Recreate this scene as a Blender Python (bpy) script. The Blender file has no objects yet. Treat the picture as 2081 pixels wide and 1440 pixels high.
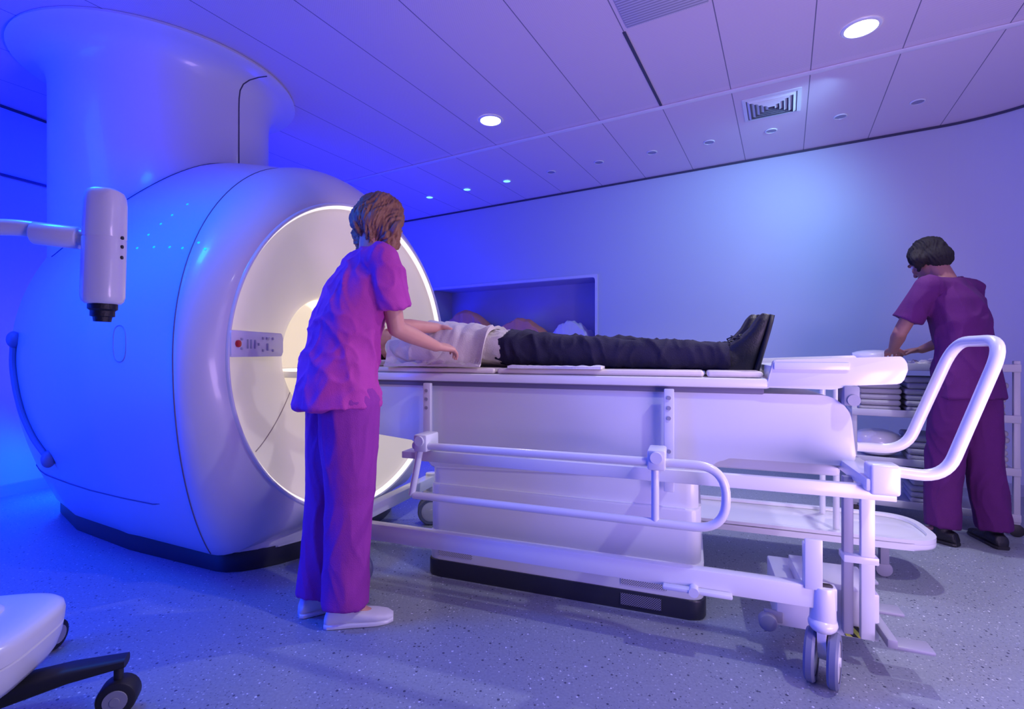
import bpy, bmesh, math, random
from mathutils import Vector, Matrix, noise
from mathutils.bvhtree import BVHTree
random.seed(4)
PI=math.pi; R_=math.radians
sc=bpy.context.scene; COL=sc.collection
try: sc.view_settings.view_transform='Standard'
except Exception: pass
I4=Matrix.Identity(4)
OX,OY=-.87,2.79
UV=Matrix.Translation((OX,OY,0))@Matrix.Rotation(R_(-20),4,'Z')
SV=UV@Matrix.Rotation(R_(-3.5),4,'Z')
def W(u,v,z=0): return UV@Vector((u,v,z))
FR={}
# ---------------------------------------------------------------- mesh builder
def rings_tube(path,rad,n):
    pts=[Vector(p) for p in path]; out=[]; t0=(pts[1]-pts[0]).normalized()
    up=Vector((0,0,1)) if abs(t0.z)<.9 else Vector((1,0,0))
    nrm=t0.cross(up).normalized()
    for i,p in enumerate(pts):
        a=pts[max(i-1,0)]; b=pts[min(i+1,len(pts)-1)]
        t=(b-a).normalized()
        nrm=(nrm-t*nrm.dot(t)).normalized(); bn=t.cross(nrm)
        r=rad[i] if isinstance(rad,(list,tuple)) else rad
        out.append([p+(nrm*math.cos(2*PI*k/n)+bn*math.sin(2*PI*k/n))*r for k in range(n)])
    return out
def fil(pts,rad,seg=6):
    pts=[Vector(p) for p in pts]; o=[pts[0]]
    for i in range(1,len(pts)-1):
        p=pts[i]; a=(pts[i-1]-p); b=(pts[i+1]-p)
        r=min(rad,a.length*.49,b.length*.49)
        A=p+a.normalized()*r; B=p+b.normalized()*r
        for k in range(seg+1):
            t=k/seg; o.append(A*(1-t)**2+p*2*t*(1-t)+B*t*t)
    o.append(pts[-1]); return o
def rpoly(pts,rad,seg=5):
    n=len(pts); o=[]
    for i in range(n):
        p=Vector(pts[i][:2]); a=Vector(pts[i-1][:2])-p; b=Vector(pts[(i+1)%n][:2])-p
        r=pts[i][2] if len(pts[i])>2 else rad
        r=min(r,a.length*.49,b.length*.49)
        if r<1e-4: o.append(p); continue
        A=p+a.normalized()*r; B=p+b.normalized()*r
        for k in range(seg+1):
            t=k/seg; o.append(A*(1-t)**2+p*2*t*(1-t)+B*t*t)
    return o
class MB:
    def __init__(s,m=I4): s.v=[]; s.f=[]; s.m=m
    def add(s,vs,fs):
        o=len(s.v); s.v+=[Vector(a) for a in vs]; s.f+=[[i+o for i in f] for f in fs]; return s
    def bm(s,b,M=I4):
        b.verts.index_update(); s.add([M@v.co for v in b.verts],[[v.index for v in f.verts] for f in b.faces]); b.free(); return s
    def box(s,x0,x1,y0,y1,z0,z1,b=0.,seg=2,M=I4):
        m=bmesh.new(); bmesh.ops.create_cube(m,size=1)
        for v in m.verts: v.co=Vector(((x0+x1)/2+v.co.x*(x1-x0),(y0+y1)/2+v.co.y*(y1-y0),(z0+z1)/2+v.co.z*(z1-z0)))
        if b>0: bmesh.ops.bevel(m,geom=m.edges[:],offset=min(b,.49*min(abs(x1-x0),abs(y1-y0),abs(z1-z0))),segments=seg,affect='EDGES',profile=.5)
        return s.bm(m,M)
    def loft(s,rings,cap=True,closed=True):
        n=len(rings[0]); vs=[p for r in rings for p in r]; fs=[]
        for i in range(len(rings)-1):
            for k in range(n if closed else n-1):
                k2=(k+1)%n; fs.append([i*n+k,i*n+k2,(i+1)*n+k2,(i+1)*n+k])
        if cap: fs.append(list(range(n))[::-1]); fs.append([(len(rings)-1)*n+k for k in range(n)])
        return s.add(vs,fs)
    def tube(s,path,r,n=12,cap=True): return s.loft(rings_tube(path,r,n),cap)
    def cyl(s,p0,p1,r0,r1=None,n=24,b=0):
        r1=r0 if r1 is None else r1; p0=Vector(p0); p1=Vector(p1); d=(p1-p0)
        if b:
            k=d.normalized()*b
            return s.tube([p0,p0+k*.3,p0+k,p1-k,p1-k*.3,p1],[r0-b,r0-b*.3,r0,r1,r1-b*.3,r1-b],n)
        return s.tube([p0,p1],[r0,r1],n)
    def prism(s,poly,plane,a,b,bev=0,seg=2):
        m=bmesh.new()
        def P(p,t): return {'xz':(p[0],t,p[1]),'xy':(p[0],p[1],t),'yz':(t,p[0],p[1])}[plane]
        v0=[m.verts.new(P(p,a)) for p in poly]; v1=[m.verts.new(P(p,b)) for p in poly]; n=len(poly)
        f0=m.faces.new(v0[::-1]); f1=m.faces.new(v1)
        for i in range(n): m.faces.new([v0[i],v0[(i+1)%n],v1[(i+1)%n],v1[i]])
        if bev:
            es=list(set(f0.edges[:]+f1.edges[:])); bmesh.ops.bevel(m,geom=es,offset=bev,segments=seg,affect='EDGES',profile=.5)
        return s.bm(m)
    def lathe(s,prof,c=(0,0,0),n=48,cap=False):
        c=Vector(c); return s.loft([[c+Vector((r*math.cos(2*PI*k/n),r*math.sin(2*PI*k/n),z)) for k in range(n)] for r,z in prof],cap)
    def capsule(s,p0,p1,r0,r1,n=14):
        p0=Vector(p0); p1=Vector(p1); d=(p1-p0).normalized(); pts=[]; rs=[]
        for k in range(5):
            a=PI/2*(k/4); pts.append(p0-d*r0*math.cos(a)); rs.append(max(r0*math.sin(a),r0*.06))
        for k in range(5):
            a=PI/2*(k/4); pts.append(p1+d*r1*math.sin(a)); rs.append(max(r1*math.cos(a),r1*.06))
        return s.tube(pts,rs,n)
    def ell(s,c,X,Y,Z,n=16,m=10):
        c=Vector(c); rs=[]
        for i in range(m+1):
            a=PI*i/m; q=max(math.sin(a),.04)
            rs.append([c+Vector(Z)*(-math.cos(a))+Vector(X)*q*math.cos(2*PI*k/n)+Vector(Y)*q*math.sin(2*PI*k/n) for k in range(n)])
        return s.loft(rs)
    def oloft(s,secs,n=22,p=2.0):
        rs=[]
        for c,X,Y in secs:
            c=Vector(c);X=Vector(X);Y=Vector(Y); r=[]
            for k in range(n):
                a=2*PI*k/n; ca,sa=math.cos(a),math.sin(a)
                r.append(c+X*math.copysign(abs(ca)**(2/p),ca)+Y*math.copysign(abs(sa)**(2/p),sa))
            rs.append(r)
        return s.loft(rs)
def mesh_of(mb,name,smooth=35):
    me=bpy.data.meshes.new(name); me.from_pydata([tuple(v) for v in mb.v],[],mb.f); me.update()
    b=bmesh.new(); b.from_mesh(me); bmesh.ops.recalc_face_normals(b,faces=b.faces[:]); b.to_mesh(me); b.free()
    if smooth:
        me.polygons.foreach_set('use_smooth',[True]*len(me.polygons))
        if smooth<179: me.set_sharp_from_angle(angle=R_(smooth))
    return me
def tag(o,label=None,cat=None,group=None,kind=None):
    if label: o['label']=label
    if cat: o['category']=cat
    if group: o['group']=group
    if kind: o['kind']=kind
    return o
def thing(name,label,cat,loc=(0,0,0),M=None,group=None):
    o=bpy.data.objects.new(name,None); COL.objects.link(o); o.empty_display_size=.1
    if M is None: M=Matrix.Translation(Vector(loc))
    o.matrix_world=M; o.location=M.to_translation(); o.rotation_euler=M.to_euler()
    FR[o.name]=M.copy(); tag(o,label,cat,group); return o
def uvthing(name,label,cat,u,v,group=None,z=0): return thing(name,label,cat,M=UV@Matrix.Translation((u,v,z)),group=group)
def obj(name,mb,mt,parent=None,smooth=35,kind=None,label=None,cat=None,group=None):
    M=mb.m
    if parent is not None: T=FR[parent.name].inverted()@M; mb.v=[T@v for v in mb.v]
    else:
        w=[M@v for v in mb.v]
        if kind=='structure': c=Vector((0,0,0))
        else:
            c=Vector(((min(v.x for v in w)+max(v.x for v in w))/2,(min(v.y for v in w)+max(v.y for v in w))/2,min(v.z for v in w)))
        mb.v=[v-c for v in w]
    o=bpy.data.objects.new(name,mesh_of(mb,name,smooth)); COL.objects.link(o)
    if parent is not None: o.parent=parent; FR[o.name]=FR[parent.name]
    else: o.location=c; FR[o.name]=Matrix.Translation(c)
    if mt: o.data.materials.append(mt)
    return tag(o,label,cat,group,kind)
# ---------------------------------------------------------------- materials
def pm(name,col,rough=.4,metal=0,var=.05,scale=6,bump=0,bscale=40,coat=0,emit=None,es=0,sss=0):
    m=bpy.data.materials.new(name); m.use_nodes=True; nt=m.node_tree; b=nt.nodes['Principled BSDF']
    b.inputs['Roughness'].default_value=rough; b.inputs['Metallic'].default_value=metal
    tc=nt.nodes.new('ShaderNodeTexCoord'); nz=nt.nodes.new('ShaderNodeTexNoise'); nz.inputs['Scale'].default_value=scale; nz.inputs['Detail'].default_value=3
    nt.links.new(tc.outputs['Object'],nz.inputs['Vector'])
    mx=nt.nodes.new('ShaderNodeMix'); mx.data_type='RGBA'
    mx.inputs['A'].default_value=(*[max(c*(1-var),0) for c in col],1); mx.inputs['B'].default_value=(*[min(c*(1+var),1) for c in col],1)
    nt.links.new(nz.outputs['Fac'],mx.inputs['Factor']); nt.links.new(mx.outputs['Result'],b.inputs['Base Color'])
    if coat: b.inputs['Coat Weight'].default_value=coat; b.inputs['Coat Roughness'].default_value=.1
    if emit: b.inputs['Emission Color'].default_value=(*emit,1); b.inputs['Emission Strength'].default_value=es
    if bump:
        n2=nt.nodes.new('ShaderNodeTexNoise'); n2.inputs['Scale'].default_value=bscale; n2.inputs['Detail'].default_value=4
        nt.links.new(tc.outputs['Object'],n2.inputs['Vector'])
        bp=nt.nodes.new('ShaderNodeBump'); bp.inputs['Strength'].default_value=bump; bp.inputs['Distance'].default_value=.004
        nt.links.new(n2.outputs['Fac'],bp.inputs['Height']); nt.links.new(bp.outputs['Normal'],b.inputs['Normal'])
    return m
class NT:
    def __init__(s,m): s.t=m.node_tree
    def n(s,ty,**k):
        x=s.t.nodes.new(ty)
        for a,b in k.items(): setattr(x,a,b)
        return x
    def l(s,a,b): s.t.links.new(a,b)
    def math(s,op,a,b=None,c=None):
        x=s.n('ShaderNodeMath',operation=op)
        for i,q in enumerate((a,b,c)):
            if q is None: continue
            if isinstance(q,(int,float)): x.inputs[i].default_value=q
            else: s.l(q,x.inputs[i])
        return x.outputs[0]
    def mix(s,f,a,b):
        x=s.n('ShaderNodeMix',data_type='RGBA')
        for nm,q in (('Factor',f),('A',a),('B',b)):
            if isinstance(q,(int,float)): x.inputs[nm].default_value=q
            elif isinstance(q,tuple): x.inputs[nm].default_value=(*q,1)
            else: s.l(q,x.inputs[nm])
        return x.outputs['Result']
def floor_mat():
    m=pm('speckled_vinyl',(.3,.3,.35),.38); t=NT(m); b=m.node_tree.nodes['Principled BSDF']
    g=t.n('ShaderNodeTexCoord').outputs['Object']
    def speck(scale,th,seed):
        mp=t.n('ShaderNodeMapping'); mp.inputs['Location'].default_value=(seed,seed*1.7,0); t.l(g,mp.inputs[0])
        v=t.n('ShaderNodeTexVoronoi'); v.inputs['Scale'].default_value=scale; t.l(mp.outputs[0],v.inputs['Vector'])
        sp=t.n('ShaderNodeSeparateColor'); t.l(v.outputs['Color'],sp.inputs[0])
        rad=t.math('MULTIPLY',sp.outputs[1],th)
        return t.math('MULTIPLY',t.math('LESS_THAN',v.outputs['Distance'],rad),t.math('GREATER_THAN',sp.outputs[0],.5))
    nz=t.n('ShaderNodeTexNoise'); nz.inputs['Scale'].default_value=110; nz.inputs['Detail'].default_value=4; t.l(g,nz.inputs['Vector'])
    c=t.mix(nz.outputs['Fac'],(.18,.21,.25),(.34,.38,.43))
    c=t.mix(speck(90,.32,2),c,(.44,.48,.53)); c=t.mix(speck(48,.2,5),c,(.68,.73,.78)); c=t.mix(speck(52,.26,9),c,(.05,.06,.1)); c=t.mix(speck(120,.34,13),c,(.12,.14,.18))
    t.l(c,b.inputs['Base Color']); b.inputs['Roughness'].default_value=.34; return m
def ceil_mat():
    m=pm('ceiling_panels',(.7,.7,.75),.55); t=NT(m); b=m.node_tree.nodes['Principled BSDF']
    g=t.n('ShaderNodeTexCoord').outputs['Object']; sx=t.n('ShaderNodeSeparateXYZ'); t.l(g,sx.inputs[0])
    x,y=sx.outputs[0],sx.outputs[1]
    p=t.math('SUBTRACT',t.math('MULTIPLY',x,.874),t.math('MULTIPLY',y,.485)); q=t.math('ADD',t.math('MULTIPLY',x,.485),t.math('MULTIPLY',y,.874))
    fp=t.math('FRACT',t.math('DIVIDE',t.math('SUBTRACT',p,.142-4.65-.003),.465)); seam=t.math('LESS_THAN',fp,.012)
    d1=t.math('SINE',t.math('MULTIPLY',p,2*PI/.013)); d2=t.math('SINE',t.math('MULTIPLY',q,2*PI/.013))
    dots=t.math('MULTIPLY',t.math('GREATER_THAN',t.math('MULTIPLY',d1,d2),.35),t.math('LESS_THAN',q,3.6))
    c=t.mix(t.math('MULTIPLY',dots,.3),(.68,.58,.66),(.25,.24,.3)); c=t.mix(seam,c,(.16,.15,.22)); t.l(c,b.inputs['Base Color']); return m
def dots_mat(name,base,hole,sp=.009):
    m=pm(name,base,.4); t=NT(m); b=m.node_tree.nodes['Principled BSDF']
    g=t.n('ShaderNodeTexCoord').outputs['Object']; sx=t.n('ShaderNodeSeparateXYZ'); t.l(g,sx.inputs[0])
    d1=t.math('SINE',t.math('MULTIPLY',sx.outputs[0],2*PI/sp)); d2=t.math('SINE',t.math('MULTIPLY',sx.outputs[2],2*PI/sp))
    t.l(t.mix(t.math('GREATER_THAN',t.math('MULTIPLY',d1,d2),.2),base,hole),b.inputs['Base Color']); return m
def stripe_mat():
    m=pm('hazard',(.8,.8,.1),.5); t=NT(m); b=m.node_tree.nodes['Principled BSDF']
    g=t.n('ShaderNodeTexCoord').outputs['Object']; sx=t.n('ShaderNodeSeparateXYZ'); t.l(g,sx.inputs[0])
    s=t.math('FRACT',t.math('DIVIDE',t.math('ADD',sx.outputs[0],sx.outputs[2]),.035))
    t.l(t.mix(t.math('LESS_THAN',s,.5),(.02,.02,.02),(.75,.8,.1)),b.inputs['Base Color']); return m
def hair_mat(name,c1,c2,rough=.5,bs=.7):
    m=pm(name,c1,rough); t=NT(m); b=m.node_tree.nodes['Principled BSDF']
    g=t.n('ShaderNodeTexCoord').outputs['Object']; mp=t.n('ShaderNodeMapping'); mp.inputs['Scale'].default_value=(90,90,9); t.l(g,mp.inputs[0])
    nz=t.n('ShaderNodeTexNoise'); nz.inputs['Scale'].default_value=1; nz.inputs['Detail'].default_value=3; t.l(mp.outputs[0],nz.inputs['Vector'])
    t.l(t.mix(nz.outputs['Fac'],c1,c2),b.inputs['Base Color'])
    bp=t.n('ShaderNodeBump'); bp.inputs['Strength'].default_value=bs; bp.inputs['Distance'].default_value=.004; t.l(nz.outputs['Fac'],bp.inputs['Height']); t.l(bp.outputs[0],b.inputs['Normal'])
    return m
PL=pm('white_plastic',(.76,.77,.80),.3,coat=.4,var=.02)
PLW=pm('white_wide_cover',(.72,.74,.76),.38,coat=.2,var=.02)
GL=pm('scanner_shell',(.66,.65,.71),.34,coat=.3,var=.015,scale=2)
CREAM=pm('funnel_cream',(.78,.72,.60),.4,var=.02,emit=(1,.86,.62),es=.24)  # weak warm emission put into the cream so the funnel looks lit
PNT=pm('painted_metal',(.70,.73,.76),.3,var=.03,coat=.3)
DPL=pm('dark_plinth',(.02,.022,.035),.35,var=.1)
SEAM=pm('dark_seam',(.05,.05,.09),.6)
SEAMG=pm('grey_seam',(.14,.13,.2),.6)
RUB=pm('rubber',(.015,.015,.02),.5); GREY=pm('grey_plastic',(.3,.31,.37),.45); LGREY=pm('light_grey_tyre',(.16,.18,.28),.5)
TAN=pm('funnel_joint',(.42,.36,.28),.6)
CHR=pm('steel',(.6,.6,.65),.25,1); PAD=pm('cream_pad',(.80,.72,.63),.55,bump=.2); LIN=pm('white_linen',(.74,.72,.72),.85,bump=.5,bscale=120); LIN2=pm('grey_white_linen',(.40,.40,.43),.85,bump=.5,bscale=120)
SHF=pm('cart_shelf_white',(.50,.51,.55),.45)
WALLM=pm('wall_paint',(.50,.55,.64),.55,var=.015,scale=1.5,bump=.05); NICHE=pm('niche_lining',(.46,.44,.55),.55); FLM=floor_mat(); CEM=ceil_mat()
SCR1=pm('magenta_scrubs',(.50,.05,.37),.8,var=.12,scale=14,bump=.5,bscale=300); SCR1B=pm('violet_scrub_trousers',(.31,.03,.33),.8,var=.12,scale=14,bump=.5,bscale=300); SCR2=pm('purple_scrubs',(.09,.005,.11),.85,var=.12,scale=14,bump=.5,bscale=300)
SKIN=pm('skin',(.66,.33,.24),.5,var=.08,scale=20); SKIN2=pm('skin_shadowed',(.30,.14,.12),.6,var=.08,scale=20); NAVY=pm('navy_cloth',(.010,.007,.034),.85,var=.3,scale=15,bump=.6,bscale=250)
SHIRT=pm('white_shirt',(.62,.55,.50),.85,var=.05,bump=.5,bscale=200); BLK=pm('black_leather',(.008,.008,.014),.5,var=.3,bump=.4,bscale=160)
WSH=pm('white_shoe',(.75,.75,.78),.5); H1=hair_mat('golden_brown_hair',(.17,.07,.03),(.46,.23,.12)); H2=hair_mat('black_hair',(.004,.003,.005),(.010,.007,.010),.85,.4); H3=hair_mat('dark_brown_hair',(.03,.018,.012),(.09,.05,.03))
EYE=pm('eye',(.7,.7,.7),.2); IRIS=pm('iris',(.05,.03,.02),.2); LIP=pm('lip',(.5,.17,.15),.45)
RED=pm('red_button',(.6,.02,.02),.3); BTN=pm('button_grey',(.5,.5,.56),.4); GLOW=pm('ring_light',(1,1,1),.4,emit=(1,.90,.74),es=.8)
BORE=pm('bore_liner',(.85,.80,.72),.4,emit=(1,.88,.72),es=.24); CYAN=pm('cyan_led',(.1,.4,1),.4,emit=(.0,.35,1),es=1.6)  # bore liner emits weakly, standing in for light inside the tunnel
DLW=pm('downlight_lens',(1,1,1),.4,emit=(1,.95,.9),es=8); DLB=pm('blue_spot_lens',(.2,.4,1),.4,emit=(.10,.42,1),es=3.5); DLO=pm('unlit_lens',(.25,.25,.36),.3)
VDW=dots_mat('perforated_white',(.6,.6,.64),(.05,.05,.08)); VDD=dots_mat('perforated_dark',(.03,.03,.05),(.3,.3,.38)); HAZ=stripe_mat()
# ---------------------------------------------------------------- room
CZ=2.84
bd=Vector((.8635,-.5045,0)); nb=Vector((.5045,.8635,0)); B0=Vector((-1.5,6.75,0))
def bw(s,z=0,out=0): return B0+bd*s+nb*out+Vector((0,0,z))
arc=[Vector((2.933+.9*math.cos(R_(a)),3.118+.9*math.sin(R_(a)),0)) for a in [59.7-64.7*k/20 for k in range(21)]]
LW0=Vector((-3.70,3.56,0)); ld=Vector((.342,.94,0)); LWE=LW0-ld*6.98
poly=[bw(-1.0)]+arc+[Vector((3.6,-3,0)),Vector((LWE.x,-3,0))]
m=MB(); m.add(poly,[list(range(len(poly)))]); fl=obj('floor',m,FLM,smooth=0,kind='structure')
m=MB(); m.add([p+Vector((0,0,CZ)) for p in poly],[list(range(len(poly)))]); obj('ceiling',m,CEM,smooth=0,kind='structure')
def quadw(m,a,b,z0,z1): m.add([(a.x,a.y,z0),(b.x,b.y,z0),(b.x,b.y,z1),(a.x,a.y,z1)],[[0,1,2,3]])
s0,s1,nz0,nz1=.50,2.79,1.16,1.87
m=MB(); quadw(m,bw(-1),bw(s0),0,CZ); quadw(m,bw(s0),bw(s1),0,nz0); quadw(m,bw(s0),bw(s1),nz1,CZ); quadw(m,bw(s1),arc[0],0,CZ); obj('wall_back',m,WALLM,smooth=0,kind='structure')
m=MB()
for i in range(20): quadw(m,arc[i],arc[i+1],0,CZ)
quadw(m,arc[20],Vector((3.6,-3,0)),0,CZ); obj('wall_right',m,WALLM,smooth=60,kind='structure')
m=MB(); quadw(m,Vector((3.6,-3,0)),Vector((LWE.x,-3,0)),0,CZ); obj('wall_front',m,WALLM,smooth=0,kind='structure')
m=MB(); quadw(m,LWE,bw(-1),0,CZ); obj('wall_left',m,WALLM,smooth=0,kind='structure')
# niche
BWM=Matrix.Translation(B0)@Matrix.Rotation(math.atan2(bd.y,bd.x),4,'Z')
m=MB(BWM); D=.45
m.add([(s0,0,nz0),(s1,0,nz0),(s1,0,nz1),(s0,0,nz1),(s0,D,nz0),(s1,D,nz0),(s1,D,nz1),(s0,D,nz1)],[[0,1,5,4],[1,2,6,5],[2,3,7,6],[3,0,4,7],[4,5,6,7]])
obj('trim_1',m,NICHE,smooth=0,kind='structure')
m=MB(BWM)
op=rpoly([(s0-.025,nz0-.025,.008),(s1+.025,nz0-.025,.008),(s1+.025,nz1+.025,.008),(s0-.025,nz1+.025,.008)],.008); ip=rpoly([(s0+.005,nz0+.005,.04),(s1-.005,nz0+.005,.04),(s1-.005,nz1-.005,.04),(s0+.005,nz1-.005,.04)],.04)
n=len(op); vs=[(p[0],-.010,p[1]) for p in op]+[(p[0],-.010,p[1]) for p in ip]+[(p[0],.05,p[1]) for p in ip]+[(p[0],.0,p[1]) for p in op]
m.add(vs,[[i,(i+1)%n,n+(i+1)%n,n+i] for i in range(n)]+[[n+i,n+(i+1)%n,2*n+(i+1)%n,2*n+i] for i in range(n)]+[[3*n+i,3*n+(i+1)%n,(i+1)%n,i] for i in range(n)])
obj('trim_2',m,pm('niche_frame',(.66,.66,.76),.5),smooth=30,kind='structure')
full=[LWE,bw(-1.0)]+arc+[Vector((3.6,-3,0))]
m=MB()
for i in range(len(full)-1):
    a,b=full[i],full[i+1]; d=(b-a).normalized(); inn=Vector((d.y,-d.x,0))*.012
    for (z0,z1) in ((CZ-.018,CZ-.001),): m.add([a+inn+Vector((0,0,z0)),b+inn+Vector((0,0,z0)),b+inn+Vector((0,0,z1)),a+inn+Vector((0,0,z1)),a+Vector((0,0,z0)),b+Vector((0,0,z0))],[[0,1,2,3],[0,1,5,4]])
obj('trim_3',m,SEAM,smooth=0,kind='structure')
g1=Vector((.485,.874,0)); g2=Vector((.874,-.485,0))
GM=Matrix(((g2.x,g1.x,0,0),(g2.y,g1.y,0,0),(0,0,1,0),(0,0,0,1)))   # local x=p, y=q
m=MB(GM); m.box(-6,1.75,3.655,3.70,CZ-.010,CZ-.001,.003); obj('trim_4',m,pm('ceiling_strip',(.72,.70,.78),.5),kind='structure')
m=MB(GM); m.box(-.797,-.779,2.71,3.65,CZ-.004,CZ-.001); obj('trim_5',m,SEAM,kind='structure')
m=MB()
inn=Vector((.94,-.342,0))
for z0,z1,o in ((2.325,2.345,.012),):
    a=LWE+inn*o; b=bw(-1)+inn*o; m.add([a+Vector((0,0,z0)),b+Vector((0,0,z0)),b+Vector((0,0,z1)),a+Vector((0,0,z1))],[[0,1,2,3]])
obj('trim_6',m,SEAM,smooth=0,kind='structure')
m=MB()
for i in range(len(full)-1):
    a,b=full[i],full[i+1]; d=(b-a).normalized(); inn=Vector((d.y,-d.x,0))*.015
    m.add([a+inn,b+inn,b+inn+Vector((0,0,.08)),a+inn+Vector((0,0,.08)),a+Vector((0,0,.085)),b+Vector((0,0,.085))],[[0,1,2,3],[3,2,5,4]])
obj('baseboard_back',m,pm('baseboard',(.35,.37,.45),.5),smooth=0,kind='structure')
# ceiling fittings
F=1000.
def cpt(px,py): y=(CZ-1.05)*F/(715-py); return Vector(((px-1040.5)/F*y,y,CZ))
def downlight(px,py,r,lens,name,label,group):
    c=cpt(px,py); t=thing(name,label,'ceiling light',c,group=group)
    m=MB(); m.lathe([(r*.86,-.001),(r*.9,-.008),(r*1.05,-.006),(r*1.1,-.001)],c); obj('trim_ring',m,PNT,t)
    m=MB(); m.lathe([(r*.02,-.006),(r*.5,-.006),(r*.88,-.004),(r*.88,-.001)],c,cap=True); obj('lens',m,lens,t)
downlight(1750,56,.088,DLW,'downlight','large bright round downlight near the upper right corner','large downlights')
downlight(997,244,.088,DLW,'downlight','large bright round downlight above the woman in magenta','large downlights')
sm=[(806,414),(873,400),(949,384),(1030,367),(1120,349),(1217,329),(1325,309),(1441,288),(1567,265),(1708,236),(1865,206)]
lab=['lit blue','lit blue','lit blue','lit blue']+['unlit grey']*7
ordn=['nearest the scanner','second from the scanner','third from the scanner','last lit one before the unlit ones','first unlit one after the lit ones','second unlit one after the lit ones','third unlit one after the lit ones','fourth unlit one, left of the air vent','below the square air vent','first to the right of the air vent','last of the row at far right']
for i,(px,py) in enumerate(sm): downlight(px,py,.042,DLB if i<4 else DLO,'recessed_spot','small '+lab[i]+' recessed ceiling spot, '+ordn[i],'row of small recessed spots')
# square air vent
vc=cpt(1568,214); q0=vc.dot(g1); p0=vc.dot(g2); vt=thing('air_vent','square white four-way air diffuser in the ceiling panel','vent',M=GM@Matrix.Translation((p0,q0,CZ)))
h=.185
m=MB(GM)
def sqring(m,a,b,za,zb):
    A=[(p0-a,q0-a,za),(p0+a,q0-a,za),(p0+a,q0+a,za),(p0-a,q0+a,za)];B=[(p0-b,q0-b,zb),(p0+b,q0-b,zb),(p0+b,q0+b,zb),(p0-b,q0+b,zb)]
    m.add(A+B,[[i,(i+1)%4,4+(i+1)%4,4+i] for i in range(4)])
sqring(m,h,h-.025,CZ-.006,CZ-.01); sqring(m,h,h,CZ-.001,CZ-.006); obj('frame',m,PNT,vt,smooth=0)
for k in range(5):
    m=MB(GM); a=h-.03-k*.029; sqring(m,a,a-.018,CZ-.006,CZ-.02); obj('louvre',m,PNT,vt,smooth=0)
m=MB(GM); m.box(p0-h+.02,p0+h-.02,q0-h+.02,q0+h-.02,CZ-.002,CZ-.0012); obj('backing',m,SEAMG,vt,smooth=0)
m=MB(GM); m.box(-.76,-.34,2.0,2.68,CZ-.01,CZ-.001,.003); gm=pm('grille',(.5,.48,.55),.5); t=NT(gm); b_=gm.node_tree.nodes['Principled BSDF']
g=t.n('ShaderNodeTexCoord').outputs['Object']
vd=t.n('ShaderNodeVectorMath',operation='DOT_PRODUCT'); t.l(g,vd.inputs[0]); vd.inputs[1].default_value=g1
t.l(t.mix(t.math('GREATER_THAN',t.math('SINE',t.math('MULTIPLY',vd.outputs['Value'],2*PI/.02)),.2),(.52,.5,.58),(.3,.28,.36)),b_.inputs['Base Color'])
obj('ceiling_grille',m,gm,label='ribbed ceiling grille panel at the top edge of the view',cat='vent')
# ---------------------------------------------------------------- scanner
S=thing('mri_scanner','huge white glossy ring scanner with lit bore and column rising to the ceiling','scanner',M=SV@Matrix.Translation((-1.0,0,0)))
ZC=1.025
def itp(tab,x):
    if x<=tab[0][0]: return tab[0][1]
    for (a,b),(c,d) in zip(tab,tab[1:]):
        if x<=c:
            t=(x-a)/(c-a); t=t*t*(3-2*t) if len(tab)<3 else t; return b+(d-b)*t
    return tab[-1][1]
Wt=[(-2.1,.62),(-1.95,.73),(-1.75,.81),(-1.5,.87),(-1.25,.92),(-1.0,.955),(-.7,.98),(0,.975)]
Bt=[(-2.1,.45),(-1.6,.58),(-1.0,.63),(-.3,.64),(0,.64)]
Ht=[(-2.1,1.0),(-1.2,1.20),(-.93,1.21),(-.8,1.19),(-.65,1.155),(-.5,1.12),(-.35,1.08),(-.2,1.035),(-.1,1.005),(0,.99)]
ZB=.09
def outline(k,N,u):
    th=2*PI*k/N; w=itp(Wt,u); b=itp(Bt,u); ht=itp(Ht,u)
    if th<=PI:
        s=math.sin(th); return w*math.cos(th), ZC+.97*s*(.9+.1*min(1,w))+(ht-.97)*s**4
    sg=1 if th>1.5*PI else -1
    a=(th-PI)/(PI/2); a=2-a if a>1 else a
    if a<.82:
        q=math.sin(a/.82*PI/2); z=ZC-(ZC-ZB)*q; return sg*(b+(w-b)*(1-q*q)**.95),z
    return sg*b*(1-(a-.82)/.18*.999),ZB
N=128
def useam(v,z): return -.075-.26*((z-ZC)/.95)**2
rings=[]
K=36
for i in range(K+1):
    f=i/K; r=[]
    for k in range(N):
        v,z=outline(k,N,-.2); us=useam(v,z); u=-2.1+(us+2.1)*f; v,z=outline(k,N,u); r.append(Vector((u,v,z)))
    rings.append(r)
seamr=rings[-1]
front=[seamr]; RR=.835; UR=.035
for i in range(1,15):
    f=i/14*PI/2; r=[]
    for p in seamr:
        d=Vector((0,p.y,p.z-ZC)); L=d.length; dn=d/L
        rho=RR+(L-RR)*math.cos(f)**1.4 if i<14 else RR; u=p.x+(UR-p.x)*math.sin(f)
        r.append(Vector((u,0,ZC))+dn*rho)
    front.append(r)
m=MB(SV); m.loft(rings,cap=False)
rb=rings[0]; ri=[Vector((-2.14,.33*math.cos(2*PI*k/N),ZC+.33*math.sin(2*PI*k/N))) for k in range(N)]; m.loft([ri,rb],cap=False)
body=obj('body_shell',m,GL,S,smooth=50)
m=MB(SV); m.loft(front,cap=False); fc=obj('front_cover',m,GL,S,smooth=50)
def seam(pts,r=.003): 
    m=MB(SV); m.tube(pts,r,6); return obj('panel_seam',m,SEAMG,S,smooth=180)
idx=[k for k in range(int(N*.27),int(N*.70))]
seam([seamr[k] for k in idx])
sk=[]
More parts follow.
